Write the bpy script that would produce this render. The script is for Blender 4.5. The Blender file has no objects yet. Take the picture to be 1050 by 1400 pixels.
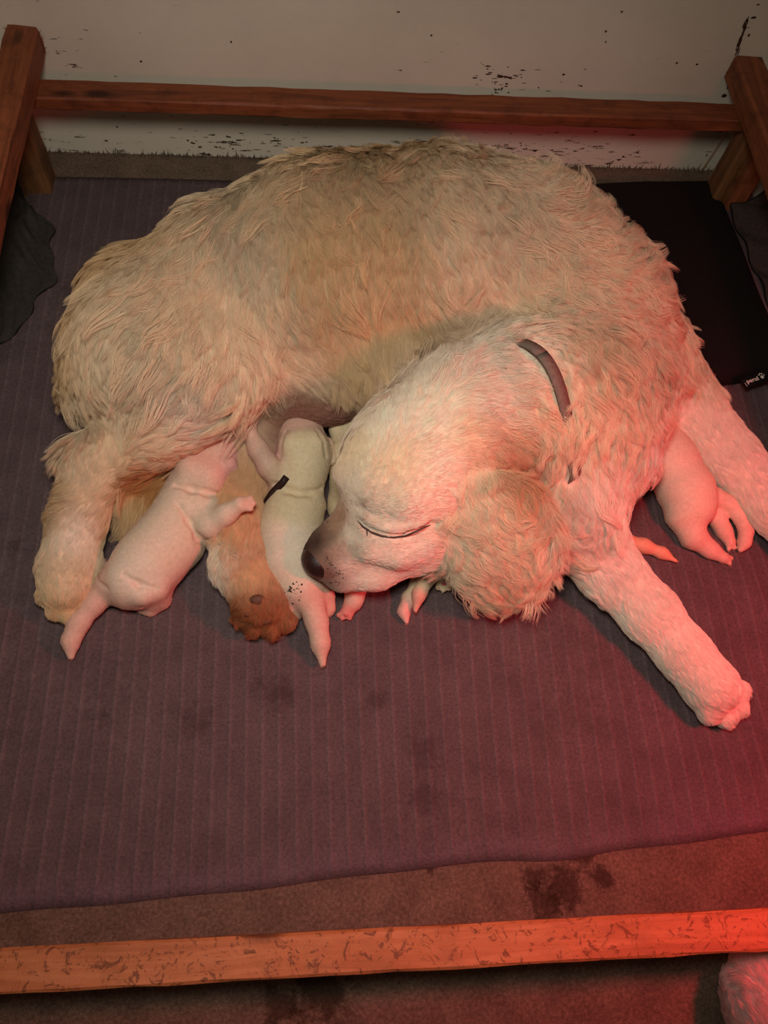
import bpy, math, random
import numpy as np
from mathutils import Matrix, Vector, kdtree
R_ = np.random.RandomState(7)
random.seed(7)
sc = bpy.context.scene

# ---------------------------------------------------------------- camera
F_PX = 1060.0
CAM_H = 0.90
_x = np.array([12930., 112., -1060.]); _x /= np.linalg.norm(_x)
_y = np.array([-106., 2190., -1060.]); _y -= _x * _x.dot(_y); _y /= np.linalg.norm(_y)
CM = np.array([_x, _y, np.cross(_x, _y)])          # camera axes -> world
cd = bpy.data.cameras.new('camera'); cam = bpy.data.objects.new('camera', cd)
sc.collection.objects.link(cam)
cd.sensor_fit = 'VERTICAL'; cd.sensor_height = 24; cd.lens = 24 * F_PX / 1400
cd.clip_start = 0.01
mw = Matrix([list(CM[i]) + [0] for i in range(3)] + [[0, 0, 0, 1]])
mw[2][3] = CAM_H
cam.matrix_world = mw
sc.camera = cam
# ---------------------------------------------------------------- world and lights
w = bpy.data.worlds.new('world'); sc.world = w; w.use_nodes = True
w.node_tree.nodes['Background'].inputs[0].default_value = (1.0, 0.80, 0.62, 1)
w.node_tree.nodes['Background'].inputs[1].default_value = 0.035


def lamp(name, kind, loc, energy, color, **kw):
    d = bpy.data.lights.new(name, kind); d.energy = energy; d.color = color
    for k, v in kw.items(): setattr(d, k, v)
    o = bpy.data.objects.new(name, d); o.location = loc; sc.collection.objects.link(o)
    return o


def aim(o, t):
    o.rotation_euler = (Vector(t) - o.location).to_track_quat('-Z', 'Y').to_euler()


room = lamp('room_light', 'SPOT', (-0.03, 0.14, 1.02), 23.5, (1.0, 0.93, 0.83), shadow_soft_size=0.10, spot_size=math.radians(104), spot_blend=1.0)
aim(room, (0.00, 0.54, 0.0))
heat = lamp('heat_lamp', 'SPOT', (0.64, 0.09, 0.62), 21.0, (1.0, 0.05, 0.075), shadow_soft_size=0.05, spot_size=math.radians(135), spot_blend=1.0)
aim(heat, (0.42, 0.14, 0.0))
vs = sc.view_settings
vs.view_transform = 'Standard'; vs.look = 'None'; vs.gamma = 1; vs.use_curve_mapping = False; vs.exposure = 0.0


# ---------------------------------------------------------------- helpers
def P(px, py, z):
    d = CM @ np.array([px - 525., 700. - py, -F_PX]); t = (z - CAM_H) / d[2]
    return np.array([d[0] * t, d[1] * t, z])


def depth(p):
    return -(CM.T @ (np.asarray(p) - [0, 0, CAM_H]))[2]


def proj(p):
    c = (np.atleast_2d(p) - [0, 0, CAM_H]) @ CM
    return np.stack([525 + F_PX * c[:, 0] / -c[:, 2], 700 - F_PX * c[:, 1] / -c[:, 2]], 1)


def rm(p, r): return r * depth(p) / F_PX


def srgb(r, g, b):
    f = lambda v: (v / 255 / 12.92) if v <= 10 else ((v / 255 + .055) / 1.055) ** 2.4
    return (f(r), f(g), f(b))


def link(name, data, parent=None, loc=None):
    o = bpy.data.objects.new(name, data); sc.collection.objects.link(o)
    if parent: o.parent = parent
    if loc is not None: o.location = loc
    return o


def tag(o, label=None, cat=None, group=None, kind=None):
    if label: o['label'] = label
    if cat: o['category'] = cat
    if group: o['group'] = group
    if kind: o['kind'] = kind
    return o


def mesh(name, V, F, mat, parent=None, smooth=True, cols=None):
    me = bpy.data.meshes.new(name)
    V = np.asarray(V, dtype=np.float32)
    if isinstance(F, np.ndarray):
        n = len(F); k = F.shape[1]
        me.vertices.add(len(V)); me.vertices.foreach_set('co', V.ravel())
        me.loops.add(n * k); me.loops.foreach_set('vertex_index', F.astype(np.int32).ravel())
        me.polygons.add(n); me.polygons.foreach_set('loop_start', np.arange(0, n * k, k, dtype=np.int32))
        me.update(calc_edges=True)
    else:
        me.from_pydata([tuple(map(float, v)) for v in V], [], F)
    me.validate()
    if smooth: me.polygons.foreach_set('use_smooth', [True] * len(me.polygons))
    if cols is not None:
        a = me.color_attributes.new('col', 'FLOAT_COLOR', 'POINT')
        a.data.foreach_set('color', np.concatenate([cols, np.ones((len(cols), 1))], 1).astype(np.float32).ravel())
    if mat: me.materials.append(mat)
    return link(name, me, parent)


# ---- node material helper
class NT:
    def __init__(s, name, rough=0.8, spec=0.3):
        s.m = bpy.data.materials.new(name); s.m.use_nodes = True
        s.t = s.m.node_tree; s.b = s.t.nodes['Principled BSDF']
        s.b.inputs['Roughness'].default_value = rough
        s.b.inputs['Specular IOR Level'].default_value = spec

    def n(s, kind, **kw):
        x = s.t.nodes.new(kind)
        for k, v in kw.items():
            if k in x.inputs.keys(): x.inputs[k].default_value = v
            else: setattr(x, k, v)
        return x

    def l(s, a, b): s.t.links.new(a, b)

    def coord(s, scale=(1, 1, 1), rot=(0, 0, 0), kind='Object'):
        tc = s.n('ShaderNodeTexCoord'); mp = s.n('ShaderNodeMapping')
        mp.inputs['Scale'].default_value = scale; mp.inputs['Rotation'].default_value = rot
        s.l(tc.outputs[kind], mp.inputs[0]); return mp.outputs[0]

    def noise(s, vec, scale, detail=4, rough=0.6, dist=0):
        x = s.n('ShaderNodeTexNoise'); s.l(vec, x.inputs['Vector'])
        x.inputs['Scale'].default_value = scale; x.inputs['Detail'].default_value = detail
        x.inputs['Roughness'].default_value = rough; x.inputs['Distortion'].default_value = dist
        return x.outputs['Fac']

    def ramp(s, fac, stops, interp='LINEAR'):
        x = s.n('ShaderNodeValToRGB'); s.l(fac, x.inputs[0]); cr = x.color_ramp; cr.interpolation = interp
        while len(cr.elements) < len(stops): cr.elements.new(0.5)
        for e, (p, c) in zip(cr.elements, stops):
            e.position = p; e.color = (*c, 1) if hasattr(c, '__len__') else (c, c, c, 1)
        return x.outputs[0]

    def mix(s, fac, a, b, mode='MIX'):
        x = s.n('ShaderNodeMix', data_type='RGBA', blend_type=mode)
        for v, i in ((fac, 0), (a, 6), (b, 7)):
            if hasattr(v, 'is_linked') or hasattr(v, 'links'): s.l(v, x.inputs[i])
            elif hasattr(v, '__len__'): x.inputs[i].default_value = (*v, 1)
            else: x.inputs[i].default_value = v
        return x.outputs[2]

    def math(s, op, a, b=0.0):
        x = s.n('ShaderNodeMath', operation=op)
        for v, i in ((a, 0), (b, 1)):
            if hasattr(v, 'links'): s.l(v, x.inputs[i])
            else: x.inputs[i].default_value = v
        return x.outputs[0]

    def bump(s, h, strength=0.3, dist=0.002, prev=None):
        x = s.n('ShaderNodeBump'); s.l(h, x.inputs['Height'])
        x.inputs['Strength'].default_value = strength; x.inputs['Distance'].default_value = dist
        if prev is not None: s.l(prev, x.inputs['Normal'])
        s.l(x.outputs[0], s.b.inputs['Normal']); return x.outputs[0]

    def col(s, c):
        if hasattr(c, 'links'): s.l(c, s.b.inputs['Base Color'])
        else: s.b.inputs['Base Color'].default_value = (*c, 1)


# ---------------------------------------------------------------- materials
def m_wall():
    t = NT('chipped_white_paint', 0.75)
    v = t.coord()
    vs_ = t.coord((3, 3, 14))
    base = t.ramp(t.noise(v, 3.5, 5), [(0.3, srgb(208, 198, 178)), (0.7, srgb(228, 219, 200))])
    grime = t.ramp(t.noise(v, 14, 6, .7), [(0.45, 1.0), (0.8, 0.86)])
    base = t.mix(1.0, base, grime, 'MULTIPLY')
    # chips: horizontally stretched specks, denser near the floor
    sp = t.noise(vs_, 9, 6, .72)
    patch = t.noise(v, 5.0, 2)
    sep = t.n('ShaderNodeSeparateXYZ'); t.l(v, sep.inputs[0])
    low = t.n('ShaderNodeMapRange'); t.l(sep.outputs['Z'], low.inputs[0])
    low.inputs[1].default_value = 0.0; low.inputs[2].default_value = 0.13; low.inputs[3].default_value = 0.085; low.inputs[4].default_value = 0.0
    s2 = t.math('ADD', t.math('ADD', sp, t.math('MULTIPLY', patch, 0.22)), low.outputs[0])
    mask = t.ramp(s2, [(0.795, 0.0), (0.81, 1.0)])
    c = t.mix(mask, base, srgb(74, 52, 34))
    t.col(c)
    t.bump(t.math('SUBTRACT', t.math('MULTIPLY', sp, 0.15), mask), 0.5, 0.0015)
    return t.m


def m_wood(name, c1, c2, c3, axis='X', scuff=0.0):
    t = NT(name, 0.62, 0.35)
    sc_ = {'X': (1.5, 22, 22), 'Y': (22, 1.5, 22), 'Z': (22, 22, 1.5)}[axis]
    v = t.coord(sc_); v0 = t.coord()
    g = t.noise(v, 3.0, 6, .65, 1.2)
    col = t.ramp(g, [(0.3, c1), (0.5, c2), (0.72, c3)])
    vk = t.coord({'X': (7, 18, 18), 'Y': (18, 7, 18), 'Z': (18, 18, 7)}[axis])
    kn = t.n('ShaderNodeTexVoronoi'); t.l(vk, kn.inputs['Vector']); kn.inputs['Scale'].default_value = 0.9
    col = t.mix(t.ramp(kn.outputs['Distance'], [(0.07, 0.85), (0.16, 0.0)]), col, tuple(x * .22 for x in c1))
    if scuff:
        s = t.noise(v0, 55, 5, .75, 2.5)
        col = t.mix(t.ramp(s, [(0.555, 0.0), (0.59, scuff)]), col, tuple(x * .42 for x in c1))
        s3 = t.noise(v0, 16, 4, .7)
        col = t.mix(t.ramp(s3, [(0.5, 0.0), (0.7, 0.5)]), col, tuple(x * .6 for x in c2))
        t.bump(s, .5, .002)
    else:
        s = t.noise(v0, 30, 5, .75)
        col = t.mix(t.ramp(s, [(0.5, 0.0), (0.75, 0.7)]), col, tuple(x * .5 for x in c1))
        t.bump(g, .3, .0015)
    t.col(col); return t.m


def m_carpet():
    t = NT('brown_grey_carpet', 0.95, 0.1)
    v = t.coord()
    fib = t.noise(v, 260, 6, .85)
    mid = t.noise(v, 26, 5, .6)
    col = t.ramp(fib, [(0.3, srgb(92, 74, 62)), (0.52, srgb(140, 118, 100)), (0.74, srgb(186, 162, 140))])
    col = t.mix(0.75, col, t.ramp(mid, [(0.3, 0.62), (0.7, 1.15)]), 'MULTIPLY')
    # damp stains with a shape of their own, near the front rail
    def blob(p, r):
        d = t.n('ShaderNodeVectorMath', operation='DISTANCE'); t.l(v, d.inputs[0]); d.inputs[1].default_value = tuple(p)
        x = t.math('ADD', d.outputs['Value'], t.math('MULTIPLY', t.math('SUBTRACT', t.noise(v, 55, 5, .8), .5), r * 3.2))
        mr = t.n('ShaderNodeMapRange'); t.l(x, mr.inputs[0]); mr.inputs[1].default_value = r * .55; mr.inputs[2].default_value = r * 1.1
        mr.inputs[3].default_value = 0.72; mr.inputs[4].default_value = 0.0
        return mr.outputs[0]
    for (x, y, r) in ((770, 1215, .024), (728, 1198, .014), (822, 1200, .014), (795, 1165, .016), (745, 1235, .022), (440, 1355, .03), (380, 1375, .02), (590, 1188, .006)):
        q = P(x, y, 0.0); col = t.mix(blob(q, r), col, srgb(58, 42, 32))
    t.col(col); t.bump(fib, 1.0, .004)
    return t.m


def m_mat():
    t = NT('ribbed_grey_mat', 0.9, 0.15)
    v = t.coord()
    fine = t.noise(v, 320, 3, .7)
    blo = t.noise(v, 22, 5, .65)
    col = t.ramp(fine, [(0.3, srgb(78, 66, 66)), (0.7, srgb(102, 86, 86))])
    col = t.mix(1.0, col, t.ramp(blo, [(0.3, 0.80), (0.62, 1.06)]), 'MULTIPLY')
    st = t.noise(v, 9, 6, .75)
    col = t.mix(t.ramp(st, [(0.62, 0.0), (0.72, 0.5)]), col, srgb(44, 32, 30))
    for (x, y, r) in ((380, 945, .022), (275, 985, .02), (515, 960, .014), (580, 1030, .02), (575, 1095, .016), (20, 748, .012)):
        q = P(x, y, 0.007)
        d = t.n('ShaderNodeVectorMath', operation='DISTANCE'); t.l(v, d.inputs[0]); d.inputs[1].default_value = tuple(q)
        xx = t.math('ADD', d.outputs['Value'], t.math('MULTIPLY', t.math('SUBTRACT', t.noise(v, 60, 5, .8), .5), r * 4.5))
        mr = t.n('ShaderNodeMapRange'); t.l(xx, mr.inputs[0]); mr.inputs[1].default_value = r * .3; mr.inputs[2].default_value = r * 1.2
        mr.inputs[3].default_value = 0.42; mr.inputs[4].default_value = 0.0
        col = t.mix(mr.outputs[0], col, srgb(48, 32, 32))
    at = t.n('ShaderNodeAttribute', attribute_name='col')
    col = t.mix(1.0, col, at.outputs['Color'], 'MULTIPLY')
    t.col(col); t.bump(fine, .5, .0015)
    # pale lint
    return t.m


def m_plain(name, c, rough=.85, spec=.2, nscale=0, nstr=.3, var=.8):
    t = NT(name, rough, spec)
    if nscale:
        v = t.coord(); n = t.noise(v, nscale, 4, .65)
        t.col(t.mix(1.0, c, t.ramp(n, [(0.3, var), (0.7, 1.1)]), 'MULTIPLY')); t.bump(n, nstr, .0015)
    else: t.col(c)
    return t.m


def m_attr(name, rough=.7, spec=.2, bump=0, sss=0, nscale=200):
    t = NT(name, rough, spec)
    at = t.n('ShaderNodeAttribute', attribute_name='col')
    if bump:
        v = t.coord(); n = t.noise(v, nscale, 4, .65)
        t.col(t.mix(1.0, at.outputs['Color'], t.ramp(n, [(0.3, .86), (0.7, 1.06)]), 'MULTIPLY')); t.bump(n, bump, .001)
    else: t.col(at.outputs['Color'])
    if sss:
        t.b.inputs['Subsurface Weight'].default_value = sss
        t.b.inputs['Subsurface Radius'].default_value = (.006, .0025, .0015)
        t.b.inputs['Subsurface Scale'].default_value = 1.0
    return t.m


M_WALL = m_wall()
M_CARPET = m_carpet()
M_MAT = m_mat()
M_RAIL = m_wood('orange_stained_rail', srgb(88, 44, 24), srgb(122, 64, 36), srgb(146, 82, 48), 'X')
M_RAILY = m_wood('orange_stained_side_rail', srgb(96, 50, 28), srgb(132, 72, 42), srgb(156, 90, 54), 'Y')
M_POST = m_wood('brown_stained_post', srgb(84, 54, 30), srgb(118, 78, 46), srgb(142, 96, 58), 'Z')
M_FRONT = m_wood('scuffed_pine_rail', srgb(158, 96, 56), srgb(184, 116, 70), srgb(204, 138, 90), 'X', scuff=.8)
M_PAD = m_plain('black_pad_cloth', srgb(26, 21, 20), .9, .15, 240, .4, .8)
M_TAG = m_plain('black_tag', srgb(10, 8, 8), .6, .3)
M_PRINT = m_plain('white_print', srgb(225, 215, 205), .6, .3)
M_TOWEL = m_plain('grey_towel', srgb(62, 58, 54), .95, .1, 160, .6, .7)
def m_fur(name, trans=.22, dark=1.0):
    t = NT(name, .6, .25)
    at = t.n('ShaderNodeAttribute', attribute_name='col')
    t.col(at.outputs['Color'])
    tr = t.n('ShaderNodeBsdfTranslucent'); t.l(at.outputs['Color'], tr.inputs['Color'])
    mx = t.n('ShaderNodeMixShader'); mx.inputs[0].default_value = trans
    t.l(t.b.outputs[0], mx.inputs[1]); t.l(tr.outputs[0], mx.inputs[2])
    t.l(mx.outputs[0], t.t.nodes['Material Output'].inputs['Surface'])
    return t.m
M_FUR = m_fur('fur_strands')
M_SKIN = m_attr('undercoat', .85, .1)
M_PUP = m_attr('puppy_skin', .62, .25, .25, .12, 260)
M_NOSE = m_plain('nose_leather', srgb(44, 27, 23), .36, .5, 420, .5, .7)
M_DARK = m_plain('eyelid_skin', srgb(62, 42, 34), .5, .3)
M_PADS = m_plain('paw_pad', srgb(96, 62, 46), .6, .3, 300, .4)
M_PINKPAD = m_plain('pink_paw_pad', srgb(196, 96, 88), .5, .4, 300, .3)
M_COLLAR = m_plain('worn_collar_webbing', srgb(118, 104, 92), .75, .25, 260, .4, .75)
M_BAND = m_plain('dark_brown_band', srgb(42, 20, 14), .6, .3)
M_CLAW = m_plain('claw', srgb(120, 92, 76), .4, .4)


# ---------------------------------------------------------------- boxes with bevelled, slightly uneven edges
def beam(name, lo, hi, mat, parent=None, bev=.0025, n=14, rough_end=None, wob=.0007):
    """a sawn wooden bar: its long axis is cut into n rings of a chamfered cross-section, each ring slightly uneven"""
    lo = np.array(lo, float); hi = np.array(hi, float); L = hi - lo; ax = int(np.argmax(L)); o = [i for i in range(3) if i != ax]
    a, b = L[o[0]], L[o[1]]
    sec = [(bev, 0), (a - bev, 0), (a, bev), (a, b - bev), (a - bev, b), (bev, b), (0, b - bev), (0, bev)]
    V = []; rs = np.random.RandomState(abs(int(lo[0] * 999 + lo[1] * 77 + lo[2] * 13)) + 5)
    ts = np.linspace(0, 1, n + 1)
    for i, t in enumerate(ts):
        for (u, v) in sec:
            p = np.zeros(3); p[ax] = lo[ax] + t * L[ax]; p[o[0]] = lo[o[0]] + u; p[o[1]] = lo[o[1]] + v
            p[o[0]] += rs.uniform(-wob, wob); p[o[1]] += rs.uniform(-wob, wob)
            if rough_end is not None and i == n: p[ax] += rs.uniform(-rough_end, rough_end)
            V.append(p)
    F = []
    for i in range(n):
        for j in range(8):
            k = (j + 1) % 8; F.append((i * 8 + j, i * 8 + k, (i + 1) * 8 + k, (i + 1) * 8 + j))
    F.append(tuple(range(7, -1, -1))); F.append(tuple(n * 8 + j for j in range(8)))
    ob = mesh(name, V, F, mat, parent, smooth=False)
    return ob


def slab(name, x0, x1, y0, y1, z0, z1, mat):
    V = [(x, y, z) for z in (z0, z1) for y in (y0, y1) for x in (x0, x1)]
    F = [(0, 2, 3, 1), (4, 5, 7, 6), (0, 1, 5, 4), (2, 6, 7, 3), (0, 4, 6, 2), (1, 3, 7, 5)]
    return mesh(name, V, F, mat, None, smooth=False)


def origin(o, p):
    """move the object's origin to p without moving its shape"""
    p = Vector([float(a) for a in p]); o.data.transform(Matrix.Translation(-p)); o.location = p; return o


# ---------------------------------------------------------------- setting
XL, XR, YB = -0.466, 0.735, 1.085
tag(slab('floor', -1.2, 1.4, -1.0, YB + .02, -.03, 0, M_CARPET), 'brown and grey flecked carpet with dark damp stains', kind='structure')
tag(slab('wall_back', -1.2, 1.4, YB, YB + .02, 0, 1.9, M_WALL), 'white painted back wall with chipped paint', kind='structure')
tag(slab('wall_left', XL - .02, XL, -.10, YB, 0, .34, M_WALL), kind='structure')
tag(slab('wall_right', XR, XR + .02, -.10, YB, 0, .34, M_WALL), kind='structure')

# frayed carpet edge along the back wall
def fray():
    V = []; F = []
    for i in range(900):
        x = R_.uniform(XL + .03, XR - .02); h = abs(R_.normal(0, .0035)) + .002
        if R_.rand() < .05: h += R_.uniform(.003, .012)
        wd = R_.uniform(.0006, .0022); y = YB - R_.uniform(.0008, .005); dx = R_.normal(0, .003)
        b = len(V)
        V += [(x - wd, y, -.001), (x + wd, y, -.001), (x, y - wd * 1.5, -.001), (x + dx, y + .0003, h)]
        F += [(b, b + 1, b + 3), (b + 1, b + 2, b + 3), (b + 2, b, b + 3)]
    return mesh('carpet_fringe', V, F, M_CARPET, None, smooth=False)
tag(fray(), 'frayed carpet tufts along the foot of the white wall', 'carpet', kind='stuff')

def chips():
    rs = np.random.RandomState(12); V = []; F = []
    def PW(x, y):
        d = CM @ np.array([x - 525., 700. - y, -F_PX]); t = YB / d[1]; return d[0] * t, CAM_H + d[2] * t
    def chip(x, y, w_, h_):
        X, Z = PW(x, y); b = len(V); n = 9
        for i in range(n):
            a = 2 * math.pi * i / n; r = rs.uniform(.45, 1.2)
            V.append((X + math.cos(a) * r * w_, YB - .0006, Z + math.sin(a) * r * h_))
        V.append((X, YB - .0007, Z)); F.extend([(b + i, b + (i + 1) % n, b + n) for i in range(n)])
    for i in range(26):                                   # the long scar above the right post
        t = i / 25; chip(1021 - 14 * t + rs.normal(0, 1.2), 27 + 46 * t, .0014, .0042 + rs.uniform(0, .002))
    for (x, y, w_, h_) in ((1036, 6, .003, .0015), (1030, 24, .004, .002), (1024, 48, .002, .003), (1004, 88, .004, .003), (995, 98, .004, .002), (996, 118, .003, .005), (990, 131, .004, .004), (684, 104, .005, .003), (692, 105, .006, .002), (697, 106, .004, .003), (686, 121, .002, .003),
            (828, 57, .001, .002), (850, 16, .002, .002), (828, 43, .002, .002), (925, 86, .002, .002), (953, 88, .002, .002), (316, 57, .0015, .0015), (193, 84, .002, .002), (145, 192, .003, .002), (160, 173, .002, .002), (158, 104, .003, .001), (278, 210, .008, .003), (285, 211, .006, .003),
            (846, 218, .005, .002), (852, 214, .003, .002), (838, 220, .003, .001), (966, 212, .0015, .003), (730, 205, .012, .001), (700, 202, .01, .001), (764, 207, .014, .001), (590, 48, .002, .002), (545, 16, .003, .001), (375, 188, .002, .002), (360, 196, .006, .001), (330, 182, .005, .001)):
        chip(x, y, w_, h_)
    for i in range(150):
        x = rs.choice([rs.uniform(250, 420), rs.uniform(640, 800), rs.uniform(640, 720)]); y = rs.normal(196, 9) if x < 430 else rs.choice([rs.normal(203, 5), rs.normal(110, 12)])
        chip(x, y, abs(rs.normal(0, .0028)) + .0006, abs(rs.normal(0, .0007)) + .0004)
    m = mesh('paint_chips', V, F, m_plain('bare_wood_chip', srgb(70, 44, 28), .9), bpy.data.objects['wall_back'], smooth=False); m['kind'] = 'stuff'
chips()

# rails and posts
br = beam('back_rail', (-.420, .990, .146), (.640, 1.030, .166), M_RAIL, n=30)
tag(br, 'long thin orange wooden rail running along the chipped white wall', 'rail')
fr = beam('front_rail', (-.62, -.0690, .076), (.80, -.0335, .100), M_FRONT, n=50, wob=.0006)
tag(fr, 'scuffed pale pine rail crossing the bottom of the photo', 'rail')
def side_rail(x0, x1, label):
    o = beam('side_rail', (x0, -.05, .1665), (x1, 1.0835, .204), M_RAILY, n=40, rough_end=.0035, wob=.0008)
    return tag(o, label, 'rail', 'side rails of the whelping box')
lr = side_rail(-.424, -.381, 'orange wooden side rail with a splintered sawn end, at the left edge')
rr = side_rail(.617, .660, 'orange wooden side rail with a rounded end, at the right edge')
def splinters(par, x0, x1):
    V = []; F = []
    for i in range(150):
        x = R_.uniform(x0, x1); z = R_.choice([.2, R_.uniform(.17, .2)]); l = abs(R_.normal(0, .0035)) + .001
        if z < .2: x = x1
        b = len(V); r = .0005
        d = np.array([R_.normal(0, .5) + (0.6 if z < .2 else 0), -.1 + R_.normal(0, .7), .8 if z >= .2 else .2]); d = d / np.linalg.norm(d) * l
        y = 1.082 - abs(R_.normal(0, .006))
        V += [(x - r, y, z - .0005), (x + r, y, z - .0005), (x, y - r, z - .0005), (x + d[0], y + min(d[1], .004), z + d[2])]
        F += [(b, b + 1, b + 3), (b + 1, b + 2, b + 3), (b + 2, b, b + 3)]
    mesh('splinters', V, F, M_RAILY, par, smooth=False)['kind'] = 'stuff'
splinters(lr, -.424, -.381)
pl = beam('corner_post', (-.462, .985, .0), (-.408, 1.028, .1455), M_POST, n=8, bev=.004)
tag(pl, 'brown wooden corner post under the left end of the back rail', 'post', 'corner posts')
pr = beam('corner_post', (.642, .985, .0), (.704, 1.028, .1660), M_POST, n=8, bev=.004)
tag(pr, 'brown wooden corner post under the right side rail', 'post', 'corner posts')


# ---------------------------------------------------------------- ribbed mat
def build_mat():
    A, B = P(-60, 1258, .006), P(1110, 1132, .006)
    nx, ny = 760, 90
    rs = np.random.RandomState(3)
    u = np.linspace(0, 1, nx); v = np.linspace(0, 1, ny)
    x0, x1 = -.445, .700
    X = x0 + (x1 - x0) * u
    def edge(x):
        t = (x - A[0]) / (B[0] - A[0]); y = A[1] + t * (B[1] - A[1])
        return y + .0014 * np.sin(x * 14) + .0008 * np.sin(x * 41 + 1) - .004 * np.exp(-((x - .26) / .05) ** 2)
    U, Vv = np.meshgrid(u, v, indexing='ij')
    XX = x0 + (x1 - x0) * U
    yf = edge(XX)
    YY = yf + (1.022 - yf) * Vv
    # ribs run towards the wall and wander a little, more so at the right
    ph = XX + .004 * np.sin(YY * 5 + XX * 9) + .0035 * np.clip((XX - .2) / .4, 0, 1) * np.sin(YY * 24 + XX * 6) * np.clip((.55 - YY) / .3, 0, 1)
    pitch = .0188
    s = (ph / pitch) % 1.0
    rib = np.exp(-((s - .5) / .10) ** 2)
    Z = .0065 + .0011 * rib + .0012 * np.sin(XX * 11 + YY * 7) * np.sin(YY * 9 + 2)
    Z += .003 * np.exp(-((XX - .58 + .3 * (YY - .2)) / .02) ** 2) * np.clip((YY - .1) / .2, 0, 1)
    ed = np.clip((YY - yf) / .006, 0, 1); Z = Z * (.35 + .65 * ed)
    V = np.stack([XX, YY, Z], -1).reshape(-1, 3)
    c = (.95 + .24 * rib * np.clip(Vv * 40, 0, 1)).reshape(-1, 1) * np.array([[1.0, .985, 1.0]])
    hem = np.exp(-((YY - yf - .012) / .012) ** 2).reshape(-1, 1)
    c = c * (1 - hem) + hem * np.array([[1.16, 1.13, 1.24]])
    idx = np.arange(nx * ny).reshape(nx, ny)
    F = np.stack([idx[:-1, :-1], idx[1:, :-1], idx[1:, 1:], idx[:-1, 1:]], -1).reshape(-1, 4)
    # skirt down to the floor
    bot = V.copy(); bot[:, 2] = .0005
    V2 = np.concatenate([V, bot]); n = nx * ny; c2 = np.concatenate([c, c])
    ring = np.concatenate([idx[:, 0], idx[-1, 1:], idx[-2::-1, -1], idx[0, -2::-1]])
    S = np.stack([ring[1:], ring[:-1], ring[:-1] + n, ring[1:] + n], -1)
    o = mesh('floor_mat', V2, np.concatenate([F, S]), M_MAT, cols=c2)
    tag(o, 'large ribbed purplish grey mat the dog lies on', 'mat')
build_mat()


# ---------------------------------------------------------------- black pad with tag, folded towels
def grid_surface(fn, nu, nv, thick, name, mat, **kw):
    u = np.linspace(0, 1, nu); v = np.linspace(0, 1, nv); U, V = np.meshgrid(u, v, indexing='ij')
    T = fn(U, V).reshape(-1, 3); Bm = T.copy(); Bm[:, 2] = np.maximum(Bm[:, 2] - thick, .0072 if thick > 0 else 0)
    idx = np.arange(nu * nv).reshape(nu, nv); n = nu * nv
    F = np.stack([idx[:-1, :-1], idx[1:, :-1], idx[1:, 1:], idx[:-1, 1:]], -1).reshape(-1, 4)
    ring = np.concatenate([idx[:, 0], idx[-1, 1:], idx[-2::-1, -1], idx[0, -2::-1]])
    S = np.stack([ring[1:], ring[:-1], ring[:-1] + n, ring[1:] + n], -1)
    return mesh(name, np.concatenate([T, Bm]), np.concatenate([F, F[:, ::-1] + n, S]), mat, **kw)


def pad_fn(U, V):
    c00, c10, c01, c11 = P(700, 560, .02), P(1085, 508, .02), P(690, 246, .03), P(985, 236, .03)
    p = (1 - U)[..., None] * (1 - V)[..., None] * c00 + U[..., None] * (1 - V)[..., None] * c10 + (1 - U)[..., None] * V[..., None] * c01 + U[..., None] * V[..., None] * c11
    e = np.minimum(np.minimum(U, 1 - U), np.minimum(V, 1 - V)); prof = 1 - np.exp(-e / .02)
    p[..., 0] = np.minimum(p[..., 0], .70)
    p[..., 2] = .008 + .024 * prof + .003 * np.sin(p[..., 0] * 22 + p[..., 1] * 9) * prof + .002 * np.sin(p[..., 1] * 37) * prof
    return p
pad = tag(grid_surface(pad_fn, 60, 60, .03, 'dog_pad', M_PAD), 'flat black padded dog cushion behind the dog against the white wall', 'cushion')

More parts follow.
